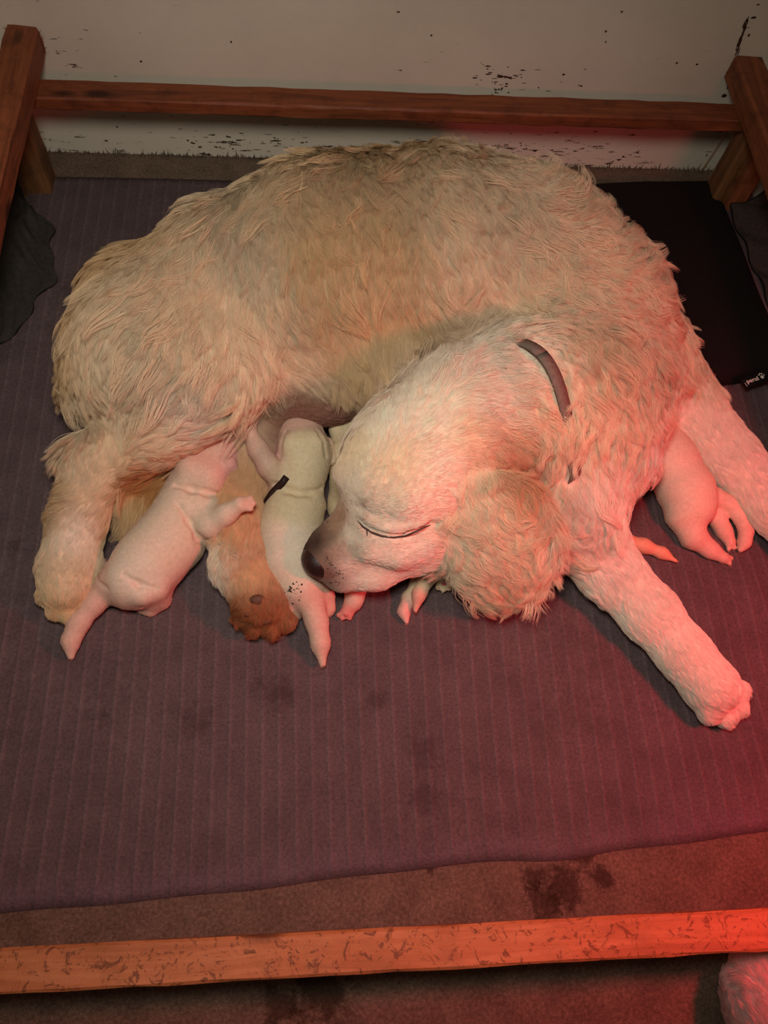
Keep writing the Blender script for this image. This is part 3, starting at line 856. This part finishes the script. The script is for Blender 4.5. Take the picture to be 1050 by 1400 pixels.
# fur guides: x, y, z, direction in px, length (m), wave, colour
G = [
    (130, 380, .15, -.6, 1, .026, 0, gold), (200, 330, .15, -.7, .8, .028, 0, gold), (270, 290, .15, -.7, .8, .030, .001, cream), (350, 250, .16, -.4, 1, .032, .001, cream),
    (450, 230, .18, -.2, 1, .032, .001, gold), (550, 225, .19, 0, 1, .034, .001, gold), (640, 235, .2, -.1, 1, .040, .003, cream), (720, 250, .2, .3, -.7, .042, .005, cream),
    (790, 300, .2, .8, -.5, .046, .006, cream), (850, 350, .2, 1, -.2, .046, .006, cream), (900, 420, .17, 1, .2, .042, .005, cream), (925, 490, .13, .8, .7, .034, .003, cream),
    (180, 430, .23, -.7, .8, .034, .001, cream), (240, 380, .24, -.5, .9, .036, .002, cream), (330, 340, .25, -.2, 1, .038, .002, cream), (440, 330, .25, .1, 1, .036, .001, gold), (540, 330, .25, 0, 1, .036, .001, gold),
    (620, 330, .25, .2, 1, .042, .004, cream), (700, 340, .25, .5, 1, .046, .005, cream), (780, 380, .24, .8, .7, .046, .006, cream), (850, 440, .2, .9, .8, .044, .005, cream),
    (250, 470, .22, -.4, 1, .038, .001, cream), (350, 430, .23, .0, 1, .040, .002, cream), (450, 430, .22, .3, 1, .036, .001, gold), (530, 430, .2, .1, 1, .034, .001, gold),
    (110, 480, .12, -.7, 1, .038, .001, gold), (95, 560, .10, -.7, 1, .042, .001, cream), (180, 540, .2, -.7, 1, .034, .001, cream), (270, 540, .2, -.4, 1, .036, .001, pale),
    (345, 520, .19, .15, 1, .046, .002, cream), (370, 560, .15, .1, 1, .050, .002, cream), (400, 500, .18, .5, 1, .036, .001, cream), (480, 500, .17, .3, 1, .032, .001, gold),
    (400, 560, .11, .6, .2, .006, 0, skin), (440, 560, .10, .6, .2, .006, 0, skin),
    (230, 610, .16, -.9, .5, .018, 0, cream), (300, 590, .15, -.8, .5, .024, 0, pale), (130, 640, .11, -.4, 1, .012, 0, cream), (105, 720, .09, -.3, 1, .010, 0, pale), (80, 690, .07, -1, .2, .018, 0, gold), (90, 800, .07, -.1, 1, .010, 0, cream), (105, 825, .06, 0, 1, .009, 0, orange), (75, 830, .05, 0, 1, .009, 0, gold),
    (200, 660, .05, -.2, 1, .03, 0, deep), (185, 710, .04, 0, 1, .03, 0, gold),
    (325, 660, .07, 0, 1, .014, 0, orange), (320, 720, .07, -.2, 1, .022, 0, orange), (300, 760, .05, -.6, 1, .024, 0, pale), (345, 780, .07, .1, 1, .012, 0, orange), (355, 825, .07, -.1, 1, .012, 0, rust), (375, 850, .05, .2, 1, .012, 0, rust), (325, 835, .05, -.8, .4, .014, 0, rust),
    (870, 500, .17, .6, 1, .040, .005, srgb(214, 188, 156)), (810, 480, .21, .3, 1, .044, .006, srgb(216, 192, 158)), (800, 560, .2, .1, 1, .044, .006, cream), (850, 560, .17, .5, 1, .042, .005, cream), (850, 640, .14, .4, 1, .042, .005, pale), (800, 660, .14, .2, 1, .042, .005, pale), (890, 600, .13, .6, .8, .034, .003, pale),
    (940, 560, .11, .7, 1, .012, 0, pale), (1000, 640, .09, .7, 1, .009, 0, white), (1060, 710, .08, .7, 1, .009, 0, white), (1110, 770, .06, .7, .7, .009, 0, white),
    (790, 730, .12, .4, 1, .022, .002, pale), (840, 785, .09, .7, 1, .010, 0, white), (800, 800, .05, -.3, 1, .018, 0, white), (890, 840, .09, .7, 1, .009, 0, white), (940, 900, .08, .7, 1, .008, 0, white), (985, 955, .06, .7, .7, .009, 0, white),
    (700, 480, .24, .9, .4, .034, .003, pale), (620, 490, .23, .6, -.6, .034, .003, pale), (570, 500, .2, -.3, -.9, .034, .002, pale), (740, 560, .24, .8, .7, .036, .004, cream), (660, 540, .24, .9, -.1, .028, .002, pale), (700, 620, .22, .6, .8, .032, .003, orange), (500, 560, .17, -.5, .8, .026, .001, pale),
    (640, 590, .23, 1, -.1, .018, .001, cream), (590, 570, .23, .8, -.8, .018, .001, pale), (530, 580, .21, .2, -1, .015, 0, pale), (540, 630, .22, .5, -.8, .009, 0, cream), (480, 620, .18, .1, -1, .009, 0, cream), (600, 640, .21, 1, -.3, .012, 0, pale), (610, 690, .18, 1, .1, .012, 0, pale), (570, 690, .18, .9, -.2, .007, 0, pale),
    (500, 690, .16, .6, -.7, .005, 0, pale), (540, 725, .15, .9, .2, .004, 0, pale), (520, 755, .12, 1, .1, .005, 0, white), (580, 750, .12, 1, .1, .008, 0, white), (470, 770, .10, 1, .2, .004, 0, white), (500, 790, .08, 1, .1, .005, 0, white), (480, 730, .13, .8, -.6, .004, 0, pale), (455, 722, .12, .7, -.8, .0035, 0, srgb(176, 138, 110)),
    (650, 660, .19, .1, 1, .022, .002, cream), (700, 650, .18, .3, 1, .030, .003, orange), (740, 680, .15, .2, 1, .034, .004, cream), (620, 700, .16, -.1, 1, .024, .002, cream), (680, 720, .14, .1, 1, .030, .005, cream),
    (625, 750, .11, -.3, 1, .032, .004, cream), (680, 780, .09, -.1, 1, .036, .005, srgb(222, 188, 156)), (730, 750, .10, .3, 1, .034, .004, cream), (700, 800, .06, 0, 1, .028, .003, cream),
    (462, 712, .13, .7, -.8, .004, 0, srgb(168, 130, 104)), (446, 730, .12, .7, -.8, .003, 0, srgb(74, 46, 38)), (434, 740, .11, .7, -.8, .002, 0, srgb(50, 31, 27)), (452, 762, .10, .9, -.2, .003, 0, srgb(158, 120, 102)), (446, 786, .09, .9, .2, .003, 0, srgb(124, 86, 74)), (460, 748, .11, .8, -.3, .003, 0, srgb(196, 160, 136)),
    (440, 745, .10, .7, -.8, .0025, 0, srgb(60, 38, 32)), (425, 750, .09, .7, -.7, .002, 0, srgb(60, 38, 32)),
]
GX = np.array([P(g[0], g[1], g[2]) for g in G]); GC = np.array([g[7] for g in G])
GD = np.array([(P(g[0] + g[3] * 20, g[1] + g[4] * 20, g[2]) - P(g[0], g[1], g[2])) for g in G]); GD /= np.linalg.norm(GD, axis=1)[:, None]
GL = np.array([[g[5], g[6]] for g in G])
dog = link('dog', None); dog.location = P(520, 480, .0075).tolist()
tag(dog, 'cream golden long-haired mother dog lying curled around her puppies, head bowed, eyes closed', 'dog')
dog_loc = Vector([float(a) for a in P(520, 480, .0075)])


def adopt(o):
    """keep world placement under the dog's empty"""
    o.parent = dog; o.matrix_parent_inverse = Matrix.Translation(-dog_loc); return o


vc = guide_interp(V, GX, GC) * .86
body = adopt(mesh('body', V, Q, M_SKIN, None, cols=vc))
rs = np.random.RandomState(11)
vl = guide_interp(V, GX, GL)
dens = (N[:, 2] > -.55) * np.clip(.035 / (vl[:, 0] + .004), .7, 4.0)
vp = proj(V)
# no hair on the nose end or outside what any nearby view could show
dens = dens * (np.linalg.norm(vp - [424, 766], axis=1) > 20)
dens = dens * (V[:, 2] > .012)
cdist = np.min(np.linalg.norm(V[:, None] - cshow[None], axis=2), axis=1)
dens = dens * np.clip((cdist - .010) / .008, .03, 1)
X, NN = scatter(V, Q, N, 700000, dens, rs)
gi = guide_interp(X, GX, np.concatenate([GD, GL, GC], 1))
Dh = gi[:, :3] + .22 * vnoise(X, 38, 5) * np.clip(gi[:, 3:4] / .03, .1, 1.3)
Lh = gi[:, 3]; Wv = gi[:, 4]
Lh = Lh * np.clip(np.min(np.linalg.norm(X[:, None] - cshow[None], axis=2), axis=1) / .030, .35, 1)
Ch = gi[:, 5:8] * (1 + .07 * vnoise(X, 30, 9)[:, :1] + .06 * vnoise(X, 9, 19)[:, :1])
fur = hair('fur', X, NN, Dh, Lh, Ch, None, M_FUR, rad=.00019, lift=.19, clump=np.clip((Lh - .012) / .045, .0, .6), csize=.02, rcl=.35, wave=Wv, seed=4)
adopt(fur)
X2, N2 = scatter(V, Q, N, 26000, dens * (vl[:, 0] > .021) * np.clip(cdist / .04, 0, 1), np.random.RandomState(31))
g2 = guide_interp(X2, GX, np.concatenate([GD, GL, GC], 1))
adopt(hair('loose_locks', X2, N2, g2[:, :3] + .38 * vnoise(X2, 24, 15), g2[:, 3] * 1.32, (g2[:, 5:8] * 1.10).clip(0, .92), None, M_FUR, rad=.00017, lift=.30, clump=.80, csize=.05, wave=g2[:, 4] * 1.5 + .0015, seed=14, rcl=.28, pts=6))


def face_and_paws():
    # nose leather: wedge with two nostrils
    n0 = P(432, 769, .081)
    ax = frame(P(500, 715, .10), P(428, 764, .082))
    Bn = Body(n0 - .03, n0 + .03, .001)
    Bn.ell(n0, (.0155, .0205, .0170), ax, .004)
    Bn.ell(n0 + ax[2] * .006 - ax[0] * .006, (.014, .017, .0125), ax, .006)
    Bn.ell(n0 - ax[2] * .010 + ax[0] * .0, (.013, .014, .010), ax, .006)
    for sgn in (-1, 1):
        c = n0 + ax[0] * .0135 + ax[1] * sgn * .0095 - ax[2] * .001
        Bn.chain([(c, .0032), (c + ax[1] * sgn * .006 - ax[2] * .003 - ax[0] * .004, .0022)], .002, cut=True)
    Bn.chain([(n0 + ax[0] * .0165 - ax[2] * .002, .0009), (n0 + ax[0] * .012 - ax[2] * .016, .0008)], .001, cut=True)
    v, q, n = Bn.surface(1)
    adopt(mesh('nose', v, q, M_NOSE))
face_and_paws()


# ---- closed eyelid line, paw pads, claws, collar
def dog_details():
    pts = [on_surface(V, N, x, y, .0000)[0] for x, y in ((489, 712), (496, 720), (508, 728), (522, 733), (538, 735), (554, 733), (568, 727), (580, 721), (588, 718))]
    adopt(tube('eyelid', pts, [.0006, .0012, .0015, .0014, .0012, .0011, .001, .0008, .0004], M_DARK))
    adopt(tube('tear_mark', [on_surface(V, N, x, y, .0002)[0] for x, y in ((501, 724), (502, 729), (502, 733))], [.0006, .0008, .0004], M_DARK))
    # pads of the upturned hind paw
    for (x, y, r, s_) in ((353, 820, 8, 1.5), (366, 850, 6, 1.5), (338, 840, 5, 1.2)):
        p, n = on_surface(V, N, x, y)
        b = Body(p - .03, p + .03, .0015)
        t1 = np.cross(n, [1, 0, .1]); t1 /= np.linalg.norm(t1)
        fr_ = np.array([np.cross(t1, n), t1, n]); r_ = rm(p, r)
        b.ell(p - n * .001, (r_ * s_, r_, .0045), fr_, .003)
        v, q, nn = b.surface(1); adopt(mesh('paw_pad', v, q, M_PADS))
    ribbon_ = ribbon_on(CPATH, .014, .003, 'collar', M_COLLAR, up=tuple(CNRM))
    adopt(ribbon_)
dog_details()


# ---------------------------------------------------------------- puppies
PC = srgb(216, 196, 172); PP = srgb(212, 174, 154); PG = srgb(214, 196, 160); PW = srgb(220, 202, 180)  # PG: coat colour with the greenish tint of the heat lamp's shade painted in
def puppy(label, chains, guides, cuts=(), bulges=(), h=.0014, loc=None, seed=1, n=9000, ells=(), pads=()):
    Pt = np.concatenate([[p for p, r in px(c[0])] for c in chains]); Rr = .05
    b = Body(np.maximum(Pt.min(0) - Rr, [-9, -9, 0]), Pt.max(0) + Rr, h)
    for c in chains: b.chain(px(c[0]), c[1], c[2] if len(c) > 2 else 1)
    for (x, y, z, a, bb, cc, k) in ells:
        b.ell(P(x, y, z), (a, bb, cc), None, k)
    for pth, k_, dd in bulges: b.bulge(pth, k_, dd)
    for pth, r_g in cuts: b.groove(pth, r_g, .005)
    b.floor(.0078)
    v, q, nn = b.surface(1)
    gx = np.array([P(g[0], g[1], g[2]) for g in guides]); gc = np.array([g[5] for g in guides])
    gd = np.array([(P(g[0] + g[3] * 9, g[1] + g[4] * 9, g[2]) - P(g[0], g[1], g[2])) for g in guides]); gd /= np.linalg.norm(gd, axis=1)[:, None]
    base = P(*(loc or chains[0][0][0][:2]), .0075)
    root = link('puppy', None); root.location = base.tolist()
    tag(root, label, 'puppy', 'litter of cream puppies')
    inv = Matrix.Translation(-Vector([float(a_) for a_ in base]))
    col = guide_interp(v, gx, gc, 2.6, .006)
    parts = [mesh('body', v, q, M_PUP, None, cols=col)]
    r_ = np.random.RandomState(seed)
    dn = (nn[:, 2] > -.6) * (v[:, 2] > .010)
    X_, N_ = scatter(v, q, nn, n, dn, r_)
    gi_ = guide_interp(X_, gx, np.concatenate([gd, gc], 1), 2.6, .006)
    parts.append(hair('fur', X_, N_, gi_[:, :3] + .25 * vnoise(X_, 60, seed), np.full(len(X_), .0042), gi_[:, 3:6] * 1.04, None, M_FUR, rad=.00012, lift=.12, clump=.2, csize=.006, seed=seed, pts=4))
    for (x, y, a, bb, cc) in pads:
        p, nq = on_surface(v, nn, x, y)
        bb_ = Body(p - .012, p + .012, .0009); bb_.ell(p - nq * .0006, (a, bb, cc), None, .001)
        vv, qq, _ = bb_.surface(1); parts.append(mesh('paw_pad', vv, qq, M_PINKPAD))
    for o in parts: o.parent = root; o.matrix_parent_inverse = inv
    return v, nn, root, inv


# left puppy, suckling, stretched from the belly down to the lower left
puppy('leftmost pale puppy, stretched out, its long tail hanging beside the mother\'s hind paw', [
    ([(318, 606, .058, 24), (302, 624, .058, 38), (282, 646, .054, 43)], .010),
    ([(268, 668, .046, 40), (258, 700, .043, 43), (232, 738, .041, 45), (205, 768, .040, 45), (183, 792, .038, 42)], .014),
    ([(196, 800, .032, 32), (212, 812, .026, 22)], .010),
    ([(168, 800, .035, 27), (152, 800, .036, 18), (128, 824, .030, 14), (107, 852, .025, 12.5), (97, 876, .021, 10), (97, 897, .017, 5)], .010),
    ([(215, 818, .020, 12), (222, 822, .016, 8), (206, 834, .013, 6), (194, 834, .012, 5)], .006),
    ([(140, 786, .025, 14), (136, 770, .02, 10)], .01),
    ([(278, 692, .062, 24), (288, 716, .066, 17), (308, 704, .082, 12), (328, 690, .094, 10.5)], .008),
    ([(328, 688, .095, 8.5), (342, 682, .094, 4.5)], .003), ([(328, 689, .095, 8.5), (346, 688, .093, 4.5)], .003), ([(328, 691, .094, 8.5), (342, 695, .092, 4.5)], .003),
    ([(316, 640, .062, 11), (322, 632, .064, 6)], .005, .8),
], [(290, 630, .08, -.2, 1, PP), (318, 636, .07, 0, 1, srgb(206, 156, 150)), (262, 680, .09, -.3, 1, PC), (230, 740, .08, -.6, 1, PC), (190, 790, .08, -.6, 1, PW), (215, 820, .03, 0, 1, PP), (130, 820, .03, -.4, 1, PP), (98, 890, .02, 0, 1, PP), (300, 700, .06, 1, -.4, PC), (345, 685, .06, 1, 0, PP)],
    cuts=[([(224, 657), (240, 664), (262, 669), (284, 674), (302, 676)], .0022), ([(244, 690), (258, 712), (270, 736), (280, 752)], .0014), ([(170, 786), (190, 800), (214, 804)], .0012), ([(132, 792), (146, 804)], .001)],
    bulges=[([(314, 634, .009), (322, 644, .007)], .004, .001), ([(262, 640, .016), (286, 650, .018)], .012, .010), ([(214, 806, .012), (196, 812, .012)], .012, .006)], seed=21, n=16000)

# centre puppy, head up at the belly, body down to its tail
v2, n2, r2, inv2 = puppy('pale puppy with a dark band at its neck, muzzle in the mother\'s belly fur', [
    ([(405, 574, .070, 17), (410, 592, .068, 28), (414, 620, .064, 37), (412, 642, .060, 36)], .010),
    ([(404, 660, .048, 30), (404, 690, .042, 38), (396, 725, .040, 42), (398, 765, .038, 40), (410, 796, .036, 34)], .014),
    ([(412, 800, .036, 24), (424, 820, .034, 17), (433, 850, .028, 13.5), (438, 878, .023, 11), (441, 907, .017, 5)], .010),
    ([(386, 656, .062, 20), (368, 638, .080, 14), (353, 614, .094, 11.5), (342, 592, .100, 10.5)], .008),
    ([(342, 590, .10, 8.5), (334, 577, .102, 4.5)], .003), ([(342, 590, .102, 8.5), (341, 573, .104, 4.5)], .003), ([(342, 590, .10, 8.5), (349, 577, .103, 4.5)], .003),
    ([(378, 612, .066, 10), (373, 632, .060, 9)], .003, .7), ([(448, 606, .066, 9), (453, 628, .060, 8)], .003, .7),
    ([(392, 800, .028, 26), (398, 826, .02, 16), (404, 838, .016, 9)], .008),
    ([(430, 796, .028, 22), (442, 816, .022, 13), (449, 832, .016, 6), (448, 838, .014, 4)], .008),
], [(405, 575, .09, 0, 1, PP), (414, 610, .10, 0, 1, PG), (412, 640, .10, 0, 1, PG), (372, 626, .07, -.3, 1, srgb(196, 146, 136)), (400, 690, .08, 0, 1, PG), (396, 740, .08, 0, 1, PW), (400, 790, .08, .1, 1, PC), (428, 830, .04, .2, 1, PP), (440, 900, .02, 0, 1, PP), (352, 612, .06, -.3, -1, PC), (340, 575, .06, 0, -1, PP), (450, 835, .02, 0, 1, PP)],
    cuts=[([(378, 662), (392, 670), (408, 674), (424, 674), (440, 668)], .0022), ([(390, 590), (386, 600)], .0014), ([(434, 588), (439, 597)], .0014), ([(384, 606), (382, 626)], .0012), ([(443, 604), (446, 624)], .0012)],
    bulges=[([(397, 606, .011), (432, 604, .011)], .012, .008)], seed=22, n=16000)
bpath = [on_surface(v2, n2, x, y, .0012)[0] for x, y in ((392, 652), (386, 660), (380, 666), (374, 672))] + [P(367, 682, .062), P(362, 692, .054), P(359, 703, .046), P(358, 714, .038), P(360, 724, .030)]
bd = ribbon_on(bpath, .0085, .0022, 'neck_band', M_BAND, up=(1, -.5, -.1)); bd.parent = r2; bd.matrix_parent_inverse = inv2; bd['label'] = 'dark brown band'
sp = []
v_ = []; f_ = []
for k in range(34):
    x = 402 + R_.normal(0, 6); y = 806 + R_.normal(0, 8)
    p, nq = on_surface(v2, n2, x, y, .0003); r = rm(p, R_.uniform(.5, 1.7)); b = len(v_)
    t1 = np.cross(nq, [0, 1, .2]); t1 /= np.linalg.norm(t1); t2 = np.cross(nq, t1)
    v_ += [p + r * (t1 * math.cos(a) + t2 * math.sin(a)) * R_.uniform(.6, 1.2) for a in np.linspace(0, 2 * math.pi, 6, endpoint=False)] + [p + nq * r * .7]
    f_ += [(b + i, b + (i + 1) % 6, b + 6) for i in range(6)]
o = mesh('dried_specks', v_, f_, M_BAND); o.parent = r2; o.matrix_parent_inverse = inv2; o['kind'] = 'stuff'

# puppy behind the mother's muzzle
puppy('pale puppy lying behind the mother\'s muzzle, one pink hind foot showing below her chin', [
    ([(480, 590, .050, 22), (478, 618, .048, 28)], .010),
    ([(476, 640, .036, 26), (480, 690, .034, 29), (488, 735, .033, 29), (493, 765, .032, 28)], .014),
    ([(478, 780, .028, 20), (486, 805, .024, 12), (484, 822, .020, 9), (474, 836, .015, 8)], .008),
    ([(474, 836, .014, 6), (463, 841, .012, 3.5)], .003), ([(476, 838, .014, 6), (468, 845, .012, 3.5)], .003), ([(478, 838, .014, 6), (478, 845, .012, 3.5)], .003),
    ([(466, 604, .055, 10), (461, 588, .058, 8), (457, 572, .060, 8)], .006),
], [(465, 600, .08, 0, 1, PG), (462, 690, .07, 0, 1, PG), (480, 760, .06, 0, 1, PC), (484, 815, .03, 0, 1, PP), (472, 840, .02, -.5, 1, srgb(220, 140, 130)), (450, 575, .06, 0, -1, PG)], seed=23, n=8000,
    pads=((473, 841, .003, .0022, .0018), (465, 842, .0016, .0014, .0012)))
# two puppies under the mother's head
puppy('puppy hidden under the mother\'s cheek, hind foot with pink pads beside its tail', [
    ([(662, 660, .036, 26), (658, 700, .034, 29), (638, 742, .032, 27)], .014),
    ([(624, 762, .028, 16), (600, 770, .042, 10.5), (584, 790, .038, 9), (573, 812, .030, 7.5), (568, 834, .024, 3.5)], .008),
    ([(622, 760, .028, 16), (610, 776, .024, 12), (607, 792, .020, 11)], .006),
    ([(607, 792, .020, 8), (599, 803, .019, 4)], .003), ([(607, 792, .020, 8), (606, 806, .018, 4)], .003), ([(607, 792, .020, 8), (614, 804, .019, 4)], .003),
], [(630, 740, .05, 0, 1, PG), (590, 785, .03, -.5, 1, PG), (570, 830, .02, 0, 1, srgb(220, 160, 140)), (607, 795, .03, 0, 1, PG)], seed=24, n=5000, loc=(630, 740),
    pads=((607, 798, .0034, .0026, .0018), (600, 804, .0015, .0015, .0012), (607, 807, .0015, .0015, .0012), (614, 804, .0015, .0015, .0012)))
puppy('puppy hidden under the mother\'s chin, only its curling tail with a pale tip showing', [
    ([(548, 640, .034, 24), (556, 690, .033, 27), (572, 738, .030, 25)], .014),
    ([(578, 752, .026, 14), (578, 774, .018, 10), (572, 796, .0155, 8.5), (560, 818, .014, 7.5), (552, 836, .013, 6), (556, 850, .013, 3)], .008),
], [(585, 740, .05, 0, 1, PG), (575, 795, .03, -.5, 1, PG), (556, 845, .02, 0, 1, srgb(224, 170, 156))], seed=25, n=4000, loc=(585, 740))
# puppy between the forelegs, rump to the right with a curling tail
puppy('pinkish puppy between the mother\'s forelegs, tail curled over its hind feet', [
    ([(890, 590, .045, 34), (915, 630, .042, 36), (938, 670, .038, 36), (945, 690, .036, 33)], .014),
    ([(958, 682, .036, 20), (976, 680, .036, 12), (996, 688, .032, 9.5), (1012, 706, .027, 8.5), (1020, 726, .022, 7.5), (1018, 742, .018, 6), (1012, 752, .016, 3)], .005),
    ([(936, 705, .030, 26), (948, 733, .022, 16), (970, 751, .017, 10), (988, 762, .015, 8)], .008),
    ([(988, 762, .015, 6), (997, 770, .012, 3.5)], .003), ([(988, 762, .015, 6), (999, 763, .013, 3.5)], .003),
    ([(962, 690, .026, 14), (980, 708, .019, 10), (990, 726, .016, 8.5), (997, 740, .014, 7.5)], .005),
    ([(997, 740, .014, 5), (1003, 749, .012, 3)], .003), ([(997, 740, .014, 5), (996, 751, .012, 3)], .003),
], [(915, 640, .08, .4, 1, PC), (945, 690, .07, .4, 1, PC), (1000, 695, .04, 1, .3, PC), (1016, 745, .02, 0, 1, PP), (985, 755, .02, 1, .6, PP), (995, 735, .02, .4, 1, PP)], seed=26, n=9000, loc=(935, 670))
# puppy beneath the chest, tail only
puppy('puppy hidden beneath the mother\'s chest, only its straight thin tail showing', [
    ([(800, 640, .032, 24), (812, 680, .030, 26), (822, 706, .028, 22)], .012),
    ([(828, 722, .022, 14), (850, 738, .018, 9.5), (880, 746, .016, 8), (905, 756, .014, 6), (924, 767, .013, 2.5)], .006),
], [(815, 700, .05, .5, 1, PC), (870, 745, .03, 1, .3, srgb(214, 160, 130)), (920, 765, .02, 1, .5, srgb(220, 160, 130))], seed=27, n=3000, loc=(820, 706))

# pale fluffy thing cut off by the lower right corner
def fluffy():
    c0, c1, c2 = P(1066, 1372, .035), P(1110, 1420, .045), P(1180, 1450, .045)
    b = Body(np.minimum(c0, c2) - [.08, .08, .045], np.maximum(c0, c2) + .08, .003)
    b.chain([(c0, .052), (c1, .055), (c2, .05)], .03)
    b.floor(.0)
    v, q, nn = b.surface(1); root = link('fluffy_cushion', None); root.location = (float(c1[0]), float(c1[1]), 0)
    tag(root, 'pale pinkish fluffy cushion corner cut off at the bottom right corner', 'cushion')
    c = np.tile(np.array([srgb(232, 196, 188)]), (len(v), 1))
    p1 = mesh('cover', v, q, M_SKIN, None, cols=c)
    X_, N_ = scatter(v, q, nn, 40000, (v[:, 2] > .004).astype(float), np.random.RandomState(8))
    D_ = vnoise(X_, 40, 3) + np.array([-.6, .3, -.3])
    p2 = hair('pile', X_, N_, D_, np.full(len(X_), .008), np.tile(c[:1], (len(X_), 1)), None, M_FUR, rad=.00018, lift=.8, clump=.1, csize=.01, seed=9, pts=4, zmin=.001)
    for o_ in (p1, p2): o_.parent = root; o_.matrix_parent_inverse = Matrix.Translation((-float(c1[0]), -float(c1[1]), 0))
fluffy()


def flew_specks():
    v_ = []; f_ = []
    pts = [(R_.uniform(446, 474), R_.uniform(776, 802)) for k in range(26)] + [(R_.uniform(446, 458), R_.uniform(760, 776)) for k in range(10)]
    for x, y in pts:
        p, nq = on_surface(V, N, x, y, .0016); r = R_.uniform(.0004, .0011); b = len(v_)
        t1 = np.cross(nq, [0, 1, .2]); t1 /= np.linalg.norm(t1); t2 = np.cross(nq, t1)
        v_.extend([p + r * (t1 * math.cos(a) + t2 * math.sin(a)) * R_.uniform(.6, 1.2) for a in np.linspace(0, 2 * math.pi, 6, endpoint=False)] + [p + nq * r * .6])
        f_.extend([(b + i, b + (i + 1) % 6, b + 6) for i in range(6)])
    o = adopt(mesh('whisker_specks', v_, f_, M_DARK)); o['kind'] = 'stuff'
flew_specks()
